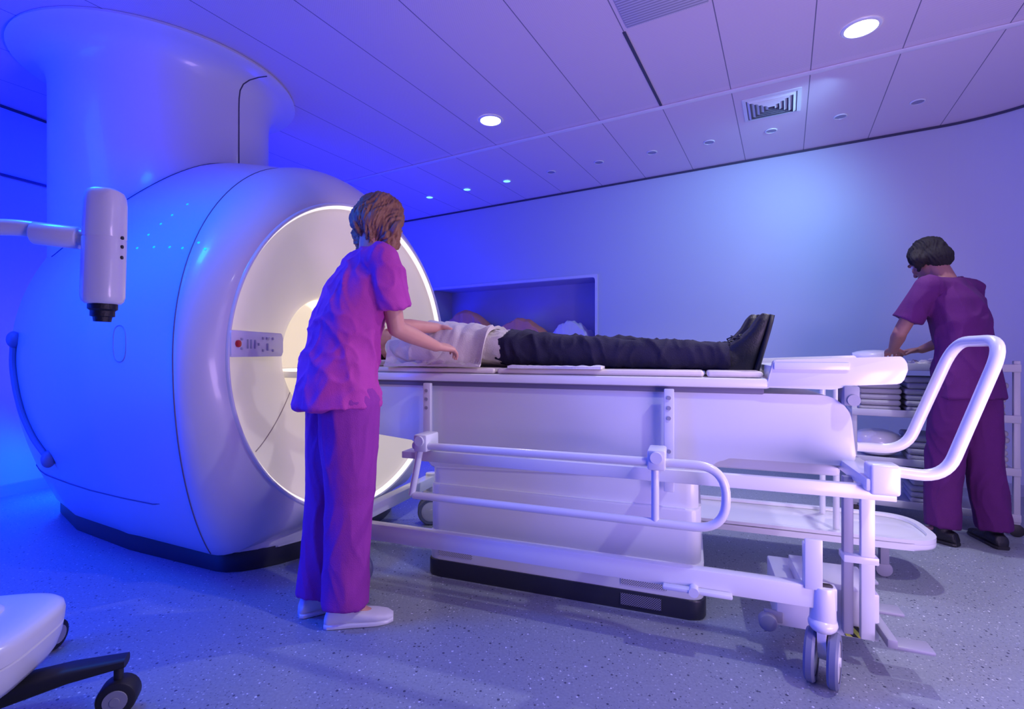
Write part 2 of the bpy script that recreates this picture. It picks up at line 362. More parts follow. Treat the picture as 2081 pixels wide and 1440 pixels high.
for i in range(0,101):
    u=-2.05+ i/100*(2.05-.22); w=itp(Wt,u); b=itp(Bt,u); q=(ZC-.36)/(ZC-ZB); sk.append(Vector((u,-(b+(w-b)*(1-q*q)**.95)-.002,.36+.05*max(0,1-abs(u+.22)/.25))))
seam(sk)
def circ(u,r,n=N): return [Vector((u,r*math.cos(2*PI*k/n),ZC+r*math.sin(2*PI*k/n))) for k in range(n)]
m=MB(SV); m.loft([circ(UR,.836),circ(UR+.010,.832),circ(UR+.012,.826),circ(UR+.006,.820)],cap=False); obj('front_lip',m,PL,S,smooth=80)
m=MB(SV); m.loft([circ(UR+.006,.820),circ(.016,.806)],cap=False); obj('ring_light',m,GLOW,S,smooth=80)
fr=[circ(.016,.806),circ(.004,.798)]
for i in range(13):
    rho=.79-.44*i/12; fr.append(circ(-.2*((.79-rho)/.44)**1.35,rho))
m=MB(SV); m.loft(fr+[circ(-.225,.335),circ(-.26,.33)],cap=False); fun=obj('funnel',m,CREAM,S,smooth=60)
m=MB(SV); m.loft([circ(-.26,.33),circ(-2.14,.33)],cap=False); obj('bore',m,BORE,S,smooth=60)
for a in (212,328):
    a=R_(a); pts=[]
    for i in range(13):
        rho=.785-.43*i/12; pts.append(Vector((-.2*((.79-rho)/.44)**1.35+.0005,rho*math.cos(a),ZC+rho*math.sin(a))))
    m=MB(SV); m.tube(pts,.0025,6); obj('funnel_seam',m,TAN,S)
ftf=[( -.33+.30*math.sin(a), -.62*math.cos(a)) for a in [k/16*PI for k in range(17)]]
pol=[(-2.08,-.44),(-1.6,-.575),(-1.0,-.625)]+[(x,y) for x,y in ftf]+[(-1.0,.625),(-1.6,.575),(-2.08,.44)]
m=MB(SV); m.prism(pol,'xy',0,.1,.006); obj('plinth',m,DPL,S)
m=MB(SV); pol2=[(x*.995,y*1.01) for x,y in pol]; m.prism(pol2,'xy',.088,.24,.02); obj('apron',m,GL,S)
# column
CU=-1.53; cw=W(CU,0)
m=MB(); prof=[(.6,1.5),(.6,2.0),(.6,2.60),(.602,2.66),(.61,2.71),(.630,2.75),(.66,2.782),(.71,2.803),(.76,2.812),(.775,2.822),(.77,2.838)]
m.lathe(prof,(cw.x,cw.y,0),n=96); obj('column',m,GL,S,smooth=60)
def bvh_of(mbv,mbf): return BVHTree.FromPolygons([tuple(SV@v) for v in mbv],mbf)
bmb=MB(); bmb.loft(rings,cap=False); bmb.loft(front,cap=False); bmb.loft(fr,cap=False)
BV=bvh_of(bmb.v,bmb.f); CAMP=Vector((0,0,1.05))
a=R_(-18); h=BV.ray_cast(Vector((cw.x+.603*math.cos(a),cw.y+.603*math.sin(a),3)),Vector((0,0,-1))); zj=h[0].z if h[0] is not None else 2.1
m=MB(); m.tube([Vector((cw.x+(r+.001)*math.cos(a+o),cw.y+(r+.001)*math.sin(a+o),z)) for r,z,o in [(.6,zj,0),(.6,2.4,0),(.6,2.60,0),(.602,2.66,0),(.61,2.71,0),(.630,2.75,.01),(.66,2.782,.04),(.71,2.803,.07),(.76,2.812,.09)]],.004,6); obj('panel_seam',m,SEAM,S)
def onshell(px,py):
    d=Vector(((px-1040.5)/F,1,(715-py)/F)).normalized(); h=BV.ray_cast(CAMP,d); return h[0],h[1]
for px,py in [(279,504),(302,477),(313,502),(345,502),(371,504),(350,437),(327,455),(404,493),(417,506),(381,415)]:
    p,n=onshell(px,py)
    if p is None: continue
    n=n if n.dot(CAMP-p)>0 else -n
    m=MB(); m.cyl(p-n*.002,p+n*.002,.0055,n=12); obj('indicator_light',m,CYAN,S)
pts=[]
for k in range(25):
    a=2*PI*k/24; p,n=onshell(243+13*math.copysign(abs(math.cos(a))**.8,math.cos(a)),698+37*math.copysign(abs(math.sin(a))**.7,math.sin(a)))
    if p is not None: pts.append(p)
if len(pts)>20:
    m=MB(); m.tube(pts,.0025,6,cap=False); obj('hatch_outline',m,GREY,S)
pts=[]
for py,dx in ((690,9),(740,9),(790,10),(840,14),(890,22),(930,34)):
    x=20
    while x<200:
        p,n=onshell(x,py)
        if p is not None: break
        x+=3
    p,n=onshell(x+dx,py)
    if p is not None: n=n if n.dot(CAMP-p)>0 else -n; pts.append(p+n*.014)
HDL=pm('side_handle_blue_grey',(.18,.20,.32),.45)
if len(pts)>4:
    m=MB(); m.tube(fil(pts,.05,4),.014,10); hr=obj('side_handle',m,HDL,S)
    for q in (pts[0],pts[-1]):
        m=MB(); m.ell(q,Vector((.03,0,0)),Vector((0,.03,0)),Vector((0,0,.045))); obj('handle_mount',m,HDL,hr)
m=MB(); pts=[]
for k in range(40):
    a=R_(-18-102*k/39); x=cw.x+.603*math.cos(a); y=cw.y+.603*math.sin(a)
    h=BV.ray_cast(Vector((x,y,3)),Vector((0,0,-1)))
    if h[0] is not None: pts.append(h[0])
if len(pts)>3: m.tube(pts,.004,6,cap=False); obj('panel_seam',m,SEAM,S)
# control panel
A=Vector((.045,-.825,0)); B=Vector((-.105,-.435,0)); ax=(B-A).normalized(); L=(B-A).length
out=Vector((-ax.y,ax.x,0)); out=out if out.x>0 else -out
CM=Matrix(((ax.x,out.x,0,A.x),(ax.y,out.y,0,A.y),(0,0,1,1.085),(0,0,0,1)))
m=MB(SV@CM); m.prism(rpoly([(0,-.056,.012),(L,-.056,.02),(L,.056,.02),(0,.056,.012)],.01),'xz',-.03,.008,.005); cp=obj('control_panel',m,pm('panel_white',(.84,.83,.82),.4),S)
m=MB(SV@CM); m.cyl((.040,.008,0),(.040,.02,0),.015,b=.003); obj('emergency_button',m,RED,cp,label='red round button')
for (x,z,w,hh) in [(.07,.02,.014,.010),(.07,-.02,.014,.010),(.115,0,.010,.04),(.14,0,.010,.04),(.17,0,.010,.04),(.2,0,.012,.012),(.235,.028,.012,.012),(.275,.028,.026,.012),(.32,.028,.012,.012),(.235,-.028,.012,.012),(.275,-.012,.014,.034),(.32,-.028,.012,.012)]:
    m=MB(SV@CM); m.box(x-w/2,x+w/2,.007,.013,z-hh/2,z+hh/2,.002); obj('button',m,BTN,cp)
# ---------------------------------------------------------------- patient table
T=uvthing('patient_table','long white motorised patient table docked to the scanner','table',1.2,0)
m=MB(UV); m.box(-.75,2.05,-.275,.275,.912,.950,.012); obj('tabletop',m,PL,T)
m=MB(UV); m.box(.16,2.03,-.262,.262,.89,.913,.006); obj('slide_rail',m,SEAMG,T)
bp=rpoly([(.1,.893,.02),(2.25,.893,.04),(2.31,.84,.04),(2.33,.64,.04),(1.86,.64,.05),(1.80,.55,.06),(.60,.5,.03),(.55,.62,.05),(.1,.66,.05)],.05)
m=MB(UV); m.prism(bp,'xz',-.25,.25,.008,3); obj('side_cover',m,PLW,T)
m=MB(UV); m.box(1.80,2.29,-.21,.21,.59,.65,.015,3); obj('underside_cover',m,PLW,T)
m=MB(UV); m.prism(rpoly([(.605,-.246),(1.80,-.246),(1.80,.246),(.605,.246)],.05),'xy',.36,.56,.006); obj('pedestal_upper',m,PLW,T)
m=MB(UV); m.prism(rpoly([(.60,-.262),(1.81,-.262),(1.81,.262),(.60,.262)],.06),'xy',.205,.43,.012); obj('pedestal_middle',m,PLW,T)
m=MB(UV); m.prism(rpoly([(.597,-.27),(1.82,-.27),(1.82,.27),(.597,.27)],.06),'xy',.07,.21,.01); obj('pedestal_lower',m,PLW,T)
m=MB(UV); m.prism(rpoly([(.592,-.277),(1.828,-.277),(1.828,.277),(.592,.277)],.065),'xy',0,.078,.008); obj('plinth',m,DPL,T)
for a,b,z0,z1,mt in [(.66,.83,.10,.15,VDW),(1.5,1.68,.10,.15,VDW),(1.5,1.66,.02,.065,VDD)]:
    m=MB(UV); m.box(a,b,-.281 if mt is VDD else -.273,-.268,z0,z1); obj('vent_grille',m,mt,T)
ep=rpoly([(2.035,.918,.01),(2.06,1.02,.008),(2.455,1.035,.008),(2.475,1.0,.02),(2.455,.94,.015),(2.30,.93,.01),(2.25,.915,.01)],.01)
m=MB(UV); m.prism(ep,'xz',-.275,-.245,.004); obj('foot_extension_side',m,PL,T)
m=MB(UV); m.prism(ep,'xz',.245,.275,.004); obj('foot_extension_side',m,PL,T)
m=MB(UV); m.box(2.05,2.45,-.26,.26,.95,1.0,.006); obj('foot_extension',m,PLW,T)
m=MB(UV); m.box(2.06,2.30,-.282,-.272,.985,1.012,.004); obj('extension_step',m,PNT,T)
m=MB(UV); m.box(2.28,2.33,-.285,-.2,.86,.93,.008); m.cyl((2.31,-.29,.88),(2.31,-.26,.88),.02); obj('latch',m,GREY,T)
def pad(u0,u1,name,label,z1=.976,mt=PAD,v=.245):
    m=MB(UV); m.box(u0,u1,-v,v,.951,z1,.012,3); return obj(name,m,mt,label=label,cat='mattress pad')
pad(.1,.93,'table_pad','cream foam pad under the patient\'s back'); pad(.94,1.82,'table_pad','cream foam pad under the patient\'s legs'); pad(1.83,2.03,'table_pad','small cream foam pad under the patient\'s heels')
PZ=.977
def cloth(name,label,u0,u1,v0,v1,z,amp,seed,mt=LIN,cat='sheet',frame=UV,group=None,th=.01,nx=40,ny=16,dome=0,fr=1,zf=None):
    m=MB(frame); top=[];bot=[]
    for i in range(nx+1):
        for j in range(ny+1):
            u=u0+(u1-u0)*i/nx; v=v0+(v1-v0)*j/ny
            e=.012*noise.noise(Vector((u*6+seed,v*6,3)))
            h=abs(noise.noise(Vector((u*14*fr+seed,v*11*fr,seed))))*amp+abs(noise.noise(Vector((u*30*fr+seed,v*25*fr,seed))))*amp*.4+dome*math.sin(PI*i/nx)**.6*math.sin(PI*min(1,(j/ny)*.7+.3))**.6
            zz=zf(u,v) if zf else z
            top.append((u+e,v+e,zz+th+h)); bot.append((u+e,v+e,zz))
    n=(nx+1)*(ny+1); f=[]
    for i in range(nx):
        for j in range(ny):
            a=i*(ny+1)+j; q=[a,a+1,a+ny+2,a+ny+1]; f.append(q); f.append([k+n for k in q][::-1])
    edge=[j for j in range(ny+1)]+[i*(ny+1)+ny for i in range(1,nx+1)]+[nx*(ny+1)+j for j in range(ny-1,-1,-1)]+[i*(ny+1) for i in range(nx-1,0,-1)]
    for a,b in zip(edge,edge[1:]+edge[:1]): f.append([a,b,b+n,a+n])
    m.add(top+bot,f); return obj(name,m,mt,label=label,cat=cat,group=group,smooth=60)
cloth('sheet','thin white paper sheet edge beside the patient\'s thigh',1.0,1.42,-.262,-.17,PZ,.008,8)
def bodytop(u,v):
    w=.235+.022*math.sin(u*23)+.02*noise.noise(Vector((u*9,1,2))); h=.126-.030*min(1,max(0,(u-.6)/.2)); t=min(1,abs(v)/w); return max(PZ+.004,1.070+h*(max(0,1-t**2.2))**.5-.093*t**5) if t<.999 else PZ+.004
cloth('blanket','pale thin cloth draped over the patient\'s waist under the woman\'s hands',.36,.86,-.262,.262,0,.030,14,mt=SHIRT,cat='cloth',zf=bodytop,th=.006,nx=60,ny=60,fr=.8)
# ---------------------------------------------------------------- transport trolley
P=uvthing('transport_trolley','white tubular patient trolley with guard rail and push handle in front of the table','trolley',1.3,-.1)
VB=-.517
m=MB(UV); m.box(.28,2.20,VB-.020,VB+.020,.240,.310,.003); obj('lower_beam',m,PNT,P)
m=MB(UV); m.box(.24,.30,VB,.38,.235,.295,.004); obj('cross_beam',m,PNT,P)
m=MB(UV); m.box(2.12,2.17,VB,-.20,.235,.280,.004); obj('cross_beam',m,PNT,P)
m=MB(UV); m.box(.66,2.37,-.490,-.464,.586,.632,.003); obj('side_rail',m,PNT,P)
for u in (.61,1.69): m=MB(UV); m.box(u-.02,u+.06,-.48,-.275,.59,.62,.004); obj('rail_arm',m,PNT,P)
for u,z0 in ((.61,.60),(1.69,.50)):
    m=MB(UV); m.box(u-.019,u+.019,-.30,-.277,z0,.905,.004); up=obj('upright',m,PNT,P)
    for z in (.87,.83,.79,.66): m=MB(UV); m.cyl((u,-.304,z),(u,-.299,z),.008,n=14); obj('bolt',m,GREY,up)
VG=-.56
path=fil([(.74,VG,.665),(1.88,VG,.672),(1.88,VG,.462),(.70,VG,.462)],.1,10)
path=[(.70,VG,.667)]+path[1:]
m=MB(UV); m.tube(path,.0148,14); gr=obj('guard_rail',m,PNT,P)
m=MB(UV); m.tube([(.74,VG,.70),(.69,VG,.462)],.0135,12); obj('rail_post',m,PNT,gr)
m=MB(UV); m.tube([(1.655,VG,.67),(1.655,VG,.462)],.0135,12); obj('rail_post',m,PNT,gr)
for u in (.74,1.66):
    m=MB(UV); m.box(u-.03,u+.03,VG-.022,VG+.085,.645,.715,.008); m.cyl((u,VG-.03,.69),(u,VG-.02,.69),.02); obj('rail_clamp',m,PNT,P)
m=MB(UV); m.box(2.29,2.37,-.525,-.455,.61,.705,.010,3); obj('corner_fitting',m,PNT,P)
m=MB(UV); m.box(2.28,2.36,-.52,-.14,.62,.66,.006); obj('handle_bracket',m,PNT,P)
hp=fil([(2.34,-.5,.685),(2.485,-.5,.672),(2.625,-.5,1.085),(2.625,-.21,1.085),(2.49,-.19,.70),(2.35,-.17,.70)],.09,8)
m=MB(UV); m.tube(hp,.0175,16); obj('push_handle',m,PNT,P)
m=MB(UV); m.box(2.300,2.340,-.40,-.375,.10,.63,.004); obj('end_post',m,PNT,P)
m=MB(UV); m.box(2.255,2.285,-.38,-.35,.10,.63,.004); obj('end_post',m,GREY,P)
m=MB(UV); m.box(2.25,2.35,-.405,-.34,.35,.375,.004); obj('post_bracket',m,PNT,P)
m=MB(UV); m.box(2.11,2.16,VB-.026,VB-.016,.30,.46,.004); m.box(2.11,2.15,VB-.02,VB+.02,.3,.44,.004); obj('bracket_plate',m,PNT,P)
m=MB(UV); m.box(2.06,2.37,-.34,-.10,.07,.23,.006); db=obj('docking_box',m,PLW,P)
m=MB(UV); m.box(2.27,2.34,-.3445,-.339,.076,.112); obj('hazard_label',m,HAZ,db,smooth=0,label='black and yellow striped label')
m=MB(UV); m.cyl((2.03,-.37,.085),(2.03,-.33,.085),.030,b=.006); m.box(2.02,2.08,-.345,-.325,.08,.12,.004); obj('guide_roller',m,GREY,db)
m=MB(UV); m.box(1.68,1.90,VB-.052,VB-.020,.238,.252,.005); m.cyl((1.78,VB-.055,.245),(1.78,VB,.245),.016); obj('brake_pedal',m,PNT,P)
for v in (-.40,-.16,.10): m=MB(UV); m.box(2.38,2.49,v-.035,v+.035,.10,.114,.006); obj('foot_pedal',m,GREY,P)
m=MB(UV); m.box(2.36,2.39,-.44,.14,.105,.135,.006); obj('pedal_bar',m,GREY,P)
def caster(u,v,ang=20):
    r=.082; M=UV@Matrix.Translation((u,v,0))@Matrix.Rotation(R_(ang),4,'Z')
    m=MB(M); m.cyl((0,0,.19),(0,0,.31),.038,.034,b=.006); m.ell((0,0,.19),(.052,0,0),(0,.042,0),(0,0,.028)); m.prism(rpoly([(-.045,.19),(.05,.19),(.03,.09),(.0,.07),(-.02,.1)],.01),'xz',-.012,.012,.003); c=obj('caster',m,PL,P)
    for s in (-1,1):
        y=s*.031
        m=MB(M)
        pts=[(r-.022,-.014),(r-.006,-.015),(r,-.008),(r,.008),(r-.006,.015),(r-.022,.014)]
        m.loft([[Vector((rr*math.cos(2*PI*k/32),y+yy,r+rr*math.sin(2*PI*k/32))) for k in range(32)] for rr,yy in pts],cap=False); w=obj('wheel',m,LGREY,c)
        m=MB(M); m.cyl((0,y-.013,r),(0,y+.013,r),r-.02,n=32,b=.004); m.cyl((0,y+s*.012,r),(0,y+s*.018,r),.014,n=16); obj('wheel_disc',m,PL,w)
caster(2.165,VB,72); caster(.36,VB,10); caster(.27,.35,30)
# ---------------------------------------------------------------- low equipment trolley behind the table
Q=uvthing('equipment_trolley','low white trolley with rounded tray standing behind the patient table','trolley',2.2,.6)
v0_,v1_=.32,.74
m=MB(UV); o=rpoly([(1.45,v0_,.1),(2.82,v0_,.16),(2.82,v1_,.16),(1.45,v1_,.1)],.1,8); m.prism(o,'xy',.172,.205,.012,3); obj('tray',m,PL,Q)
ip=rpoly([(1.48,v0_+.03,.09),(2.79,v0_+.03,.14),(2.79,v1_-.03,.14),(1.48,v1_-.03,.09)],.1,8)
m=MB(UV)
n=len(o); m.add([(p[0],p[1],.2) for p in o]+[(p[0],p[1],.220) for p in o]+[(p[0],p[1],.220) for p in ip]+[(p[0],p[1],.206) for p in ip],[[i+a*n,(i+1)%n+a*n,(i+1)%n+(a+1)*n,i+(a+1)*n] for a in range(3) for i in range(n)]); obj('tray_rim',m,PL,Q)
for u in (1.6,2.62):
    for v in (.44,.66):
        m=MB(UV); m.cyl((u,v-.012,.035),(u,v+.012,.035),.035,b=.006); c_=obj('caster',m,GREY,Q)
        m=MB(UV); m.box(u-.018,u+.018,v-.018,v+.018,.06,.175,.004); obj('caster_stem',m,GREY,c_)
for v in (.40,.66):
    m=MB(UV); m.tube([(2.42,v,.2),(2.42,v,.93)],.014,12); obj('post',m,PNT,Q)
m=MB(UV); m.tube([(2.42,.40,.9),(2.42,.66,.9)],.014,10); obj('post_bar',m,PNT,Q)
# ---------------------------------------------------------------- linen cart by back wall
CTM=Matrix.Translation((2.664,3.133,0))@Matrix.Rotation(R_(-30),4,'Z')
Cc=thing('linen_cart','white open shelf cart stacked with linen behind the woman in dark purple','cart',M=CTM)
for z in (.10,.36,.66,.95):
    m=MB(CTM); m.box(-.43,.36,-.2,.2,z-.014,z+.014,.008); m.box(-.43,.36,-.21,-.195,z-.014,z+.03,.004); obj('shelf',m,SHF,Cc)
for x in (-.415,.345):
    for y in (-.185,.185):
        m=MB(CTM); m.box(x-.015,x+.015,y-.015,y+.015,.07,1.0,.005); obj('post',m,SHF,Cc)
        m=MB(CTM); m.cyl((x,y-.012,.035),(x,y+.012,.035),.035,b=.004); obj('caster',m,RUB,Cc)
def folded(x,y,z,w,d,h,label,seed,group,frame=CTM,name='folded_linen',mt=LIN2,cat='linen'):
    m=MB(frame); n=max(2,int(h/.036))
    for k in range(n):
        dx=.02*noise.noise(Vector((k*3.1,seed,0))); dw=.016*noise.noise(Vector((k*2.1,seed,4))); zz=z+h*k/n
        m.box(x-w/2+dx,x+w/2+dx+dw,y-d/2+dw,y+d/2,zz,zz+h/n-.001,.016,4)
    return obj(name,m,mt,label=label,cat=cat,group=group)
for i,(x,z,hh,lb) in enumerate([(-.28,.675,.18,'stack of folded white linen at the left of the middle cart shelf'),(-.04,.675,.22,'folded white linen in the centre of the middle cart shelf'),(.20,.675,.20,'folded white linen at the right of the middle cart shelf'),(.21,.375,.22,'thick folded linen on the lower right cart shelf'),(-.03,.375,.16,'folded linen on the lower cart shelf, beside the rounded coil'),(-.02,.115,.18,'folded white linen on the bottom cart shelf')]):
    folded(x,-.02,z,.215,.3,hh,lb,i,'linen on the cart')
def coil(c,rx=.16,rz=.09,frame=CTM):
    m=MB(frame); c=Vector(c); secs=[]
    for i in range(9):
        t=-1+2*i/8; q=math.sqrt(max(0,1-t*t*.82)); secs.append((c+Vector((t*rx,0,rz*.5)),(0,.13*q,0),(0,0,rz*.5*(.35+.65*q))))
    m.oloft(secs,24,2.6); return m
k=thing('receiver_coil','rounded white receiver coil on the lower left cart shelf','medical equipment',M=CTM@Matrix.Translation((-.28,0,.375)))
m=coil((-.28,-.03,.375),.12,.17); obj('shell',m,PL,k); m=MB(CTM); m.box(-.33,-.23,-.165,-.15,.43,.445,.005); obj('handle',m,GREY,k)
k=thing('receiver_coil','curved dark-edged coil on top of the linen cart','medical equipment',M=CTM@Matrix.Translation((-.3,0,.965)))
m=coil((-.29,.05,.965),.12,.10); obj('shell',m,PL,k); m=MB(CTM); m.box(-.4,-.18,-.10,-.08,.975,.985,.004); obj('edge_strip',m,GREY,k)
cloth('cloth','crumpled white cloth under the dark-haired woman\'s hands',-.10,.2,-.17,.12,.965,.05,5,cat='cloth',frame=CTM)
# niche items
cloth('linen_pile','crumpled pale linen pile at the right of the wall niche',2.22,2.68,.03,.38,nz0+.001,.08,11,cat='linen',frame=BWM,group='linen in the wall niche',dome=.21,fr=.9)
PEACH=pm('peach_linen',(.95,.36,.16),.85,bump=.3)
cloth('linen_pile','rounded peach-pink cloth bundle in the middle of the wall niche',1.44,2.14,.03,.38,nz0+.001,.05,21,mt=PEACH,cat='linen',frame=BWM,group='linen in the wall niche',dome=.27,fr=.5)
cloth('linen_pile','large rounded pink cloth bundle at the left of the wall niche',.60,1.40,.03,.38,nz0+.001,.05,31,mt=PEACH,cat='linen',frame=BWM,group='linen in the wall niche',dome=.40,fr=.4)
# ---------------------------------------------------------------- injector stand at left
J=thing('injector_stand','blue-lit white contrast injector on a wheeled stand with capsule head at left','medical equipment',(-1.6,1.25,0))
hub=Vector((-1.6,1.25,0))
for a in (22,94,166,238,310):
    d=Vector((math.cos(R_(a)),math.sin(R_(a)),0)); sd=Vector((-d.y,d.x,0)); e=.49
    m=MB(); secs=[(hub+d*.02+Vector((0,0,.09)),sd*.05,Vector((0,0,.045))),(hub+d*.2+Vector((0,0,.12)),sd*.045,Vector((0,0,.035))),(hub+d*.38+Vector((0,0,.145)),sd*.035,Vector((0,0,.022))),(hub+d*(e+.02)+Vector((0,0,.15)),sd*.026,Vector((0,0,.014)))]
    m.oloft(secs,16,3); lg=obj('leg',m,RUB,J)
    c=hub+d*e; m=MB(); m.cyl(c+sd*-.03+Vector((0,0,.052)),c+sd*.03+Vector((0,0,.052)),.05,b=.008); m.cyl(c+Vector((0,0,.06)),c+Vector((0,0,.15)),.012); cs=obj('caster',m,RUB,lg)
    m=MB(); m.cyl(c-sd*.0335+Vector((0,0,.052)),c+sd*.0335+Vector((0,0,.052)),.03,n=24); m.cyl(c-sd*.036+Vector((0,0,.052)),c+sd*.036+Vector((0,0,.052)),.012,n=16); obj('wheel_cap',m,GREY,cs)
M=Matrix.Translation((-1.53,1.27,0))@Matrix.Rotation(R_(15),4,'Z')
def pillowish(zs,a,b,cx=0,p=3.4):
    mm=MB(M); mm.oloft([((cx,0,z),(a*q,0,0),(0,b*q,0)) for z,q in zs],56,p); return mm
mm=pillowish([(.175,.80),(.18,.88),(.20,.93),(.235,.97),(.262,.985),(.266,.965),(.270,.99),(.30,1.0),(.318,.985),(.328,.94),(.334,.86),(.337,.74)],.265,.19,p=4); obj('base_housing',mm,PL,J,smooth=50)
mm=pillowish([(.33,1.0),(.343,1.0),(.350,.95),(.353,.85)],.13,.09,.02,4); obj('housing_cap',mm,PL,J,smooth=50)
m=MB(); m.tube([(-1.6,1.25,.32),(-1.6,1.25,1.25)],.025,16); obj('pole',m,PNT,J)
m=MB(); m.tube(fil([(-1.6,1.25,1.2),(-1.57,1.265,1.33),(-1.38,1.315,1.395),(-1.16,1.375,1.362)],.14,14),.022,16); ar=obj('arm',m,PL,J,smooth=60)
m=MB(); d=Vector((.43,.115,-.035)).normalized(); p=Vector((-1.16,1.375,1.362)); m.cyl(p-d*.145,p-d*.04,.031,n=28,b=.004); obj('arm_cuff',m,PL,ar)
hx=Vector((-1.143,1.38,0)); ax=Vector((.03,0,1)).normalized(); hc=hx+Vector((0,0,1.335))
m=MB(); secs=[]
for t_,q in [(-.152,.62),(-.15,.8),(-.143,.93),(-.13,1.0),(.03,1.0),(.033,.97),(.036,1.0),(.13,.98),(.15,.93),(.163,.82),(.17,.6)]:
    secs.append((hc+ax*t_,Vector((.045*q,.012*q,0)),Vector((-.010*q,.045*q,0))))
m.oloft(secs,32,2.6); hd=obj('injector_head',m,PL,J)
m=MB(); m.tube([hc-ax*.14,hc-ax*.165,hc-ax*.17,hc-ax*.185,hc-ax*.187,hc-ax*.2],[.034,.034,.028,.028,.022,.02],20); obj('nozzle',m,BLK,hd)
for z in (-.02,.01,.035): m=MB(); m.cyl(hc+ax*z+Vector((.040,.0,0)),hc+ax*z+Vector((.050,.002,0)),.005,n=12); obj('knob',m,RUB,hd)
# ---------------------------------------------------------------- people
def remesh(mb,name,mt,parent,voxel=.006,smooth=4,disp=None,sm_factor=.5):
    me=mesh_of(mb,'tmp',180); o=bpy.data.objects.new('tmp',me); COL.objects.link(o)
    r=o.modifiers.new('r','REMESH'); r.mode='VOXEL'; r.voxel_size=voxel; r.use_smooth_shade=True
    if smooth: s=o.modifiers.new('s','SMOOTH'); s.factor=sm_factor; s.iterations=smooth
    dg=bpy.context.evaluated_depsgraph_get(); me2=bpy.data.meshes.new_from_object(o.evaluated_get(dg)); bpy.data.objects.remove(o)
    me2.name=name
    if disp:
        ns=[v.normal.copy() for v in me2.vertices]
        for v,nn in zip(me2.vertices,ns): v.co=v.co+nn*disp(v.co)
    T=FR[parent.name].inverted(); me2.transform(T)
    me2.polygons.foreach_set('use_smooth',[True]*len(me2.polygons)); me2.update()
    me2.materials.clear(); me2.materials.append(mt)
    q=bpy.data.objects.new(name,me2); COL.objects.link(q); q.parent=parent; FR[q.name]=FR[parent.name]; return q
def V(*a): return Vector(a)
def hand(mb,w,d,n,side,curl=.35,k=1):
    d=V(*d).normalized(); n=V(*n); n=(n-d*n.dot(d)).normalized(); s=d.cross(n)*side
    mb.oloft([(w-d*.01,s*.024*k,n*.018*k),(w+d*.02*k,s*.03*k,n*.017*k),(w+d*.055*k,s*.038*k,n*.016*k),(w+d*.085*k,s*.040*k,n*.012*k),(w+d*.092*k,s*.034*k,n*.008*k)],16,2.5)
    for i,(off,L) in enumerate([(.031,.068),(.0105,.077),(-.0105,.071),(-.031,.056)]):
        p=w+d*(.08 if i else .078)*k+s*off*k; dd=(d+s*off*2.2).normalized(); a=curl*(.5+.15*i)
        for j,(l,r) in enumerate([(.45,.0088),(.3,.0078),(.25,.007)]):
            q=p+(dd*math.cos(a)+n*math.sin(a))*L*l*k; mb.capsule(p,q,r*k,r*.92*k,10); p=q; a+=curl*.75
    p=w+d*.022*k+s*.026*k; dd=(d*.70+s*.60+n*.30).normalized(); q=p+dd*.038*k; mb.capsule(p,q,.0125*k,.0105*k,10); dd=(d*.9+s*.25+n*.4).normalized(); mb.capsule(q,q+dd*.03*k,.0103*k,.0085*k,10)
def head(mb,c,f,u):
    f=f.normalized(); u=(u-f*u.dot(f)).normalized(); r=f.cross(u)
    mb.ell(c+u*.025-f*.012,r*.074,f*.094,u*.088); mb.ell(c-u*.03+f*.02,r*.061,f*.072,u*.085); mb.ell(c-u*.087+f*.05,r*.034,f*.032,u*.026)
    mb.capsule(c+f*.087+u*.012,c+f*.108-u*.022,.008,.0125,10); mb.capsule(c+f*.079+u*.03-r*.035,c+f*.079+u*.03+r*.035,.011,.011,10)
    mb.ell(c+f*.086-u*.054,r*.024,f*.011,u*.009); 
    for s in (-1,1): mb.ell(c+r*s*.076-u*.008-f*.006,r*.009,f*.018,u*.031); mb.ell(c+r*s*.04+f*.062-u*.025,r*.022,f*.02,u*.022)
    return f,u,r
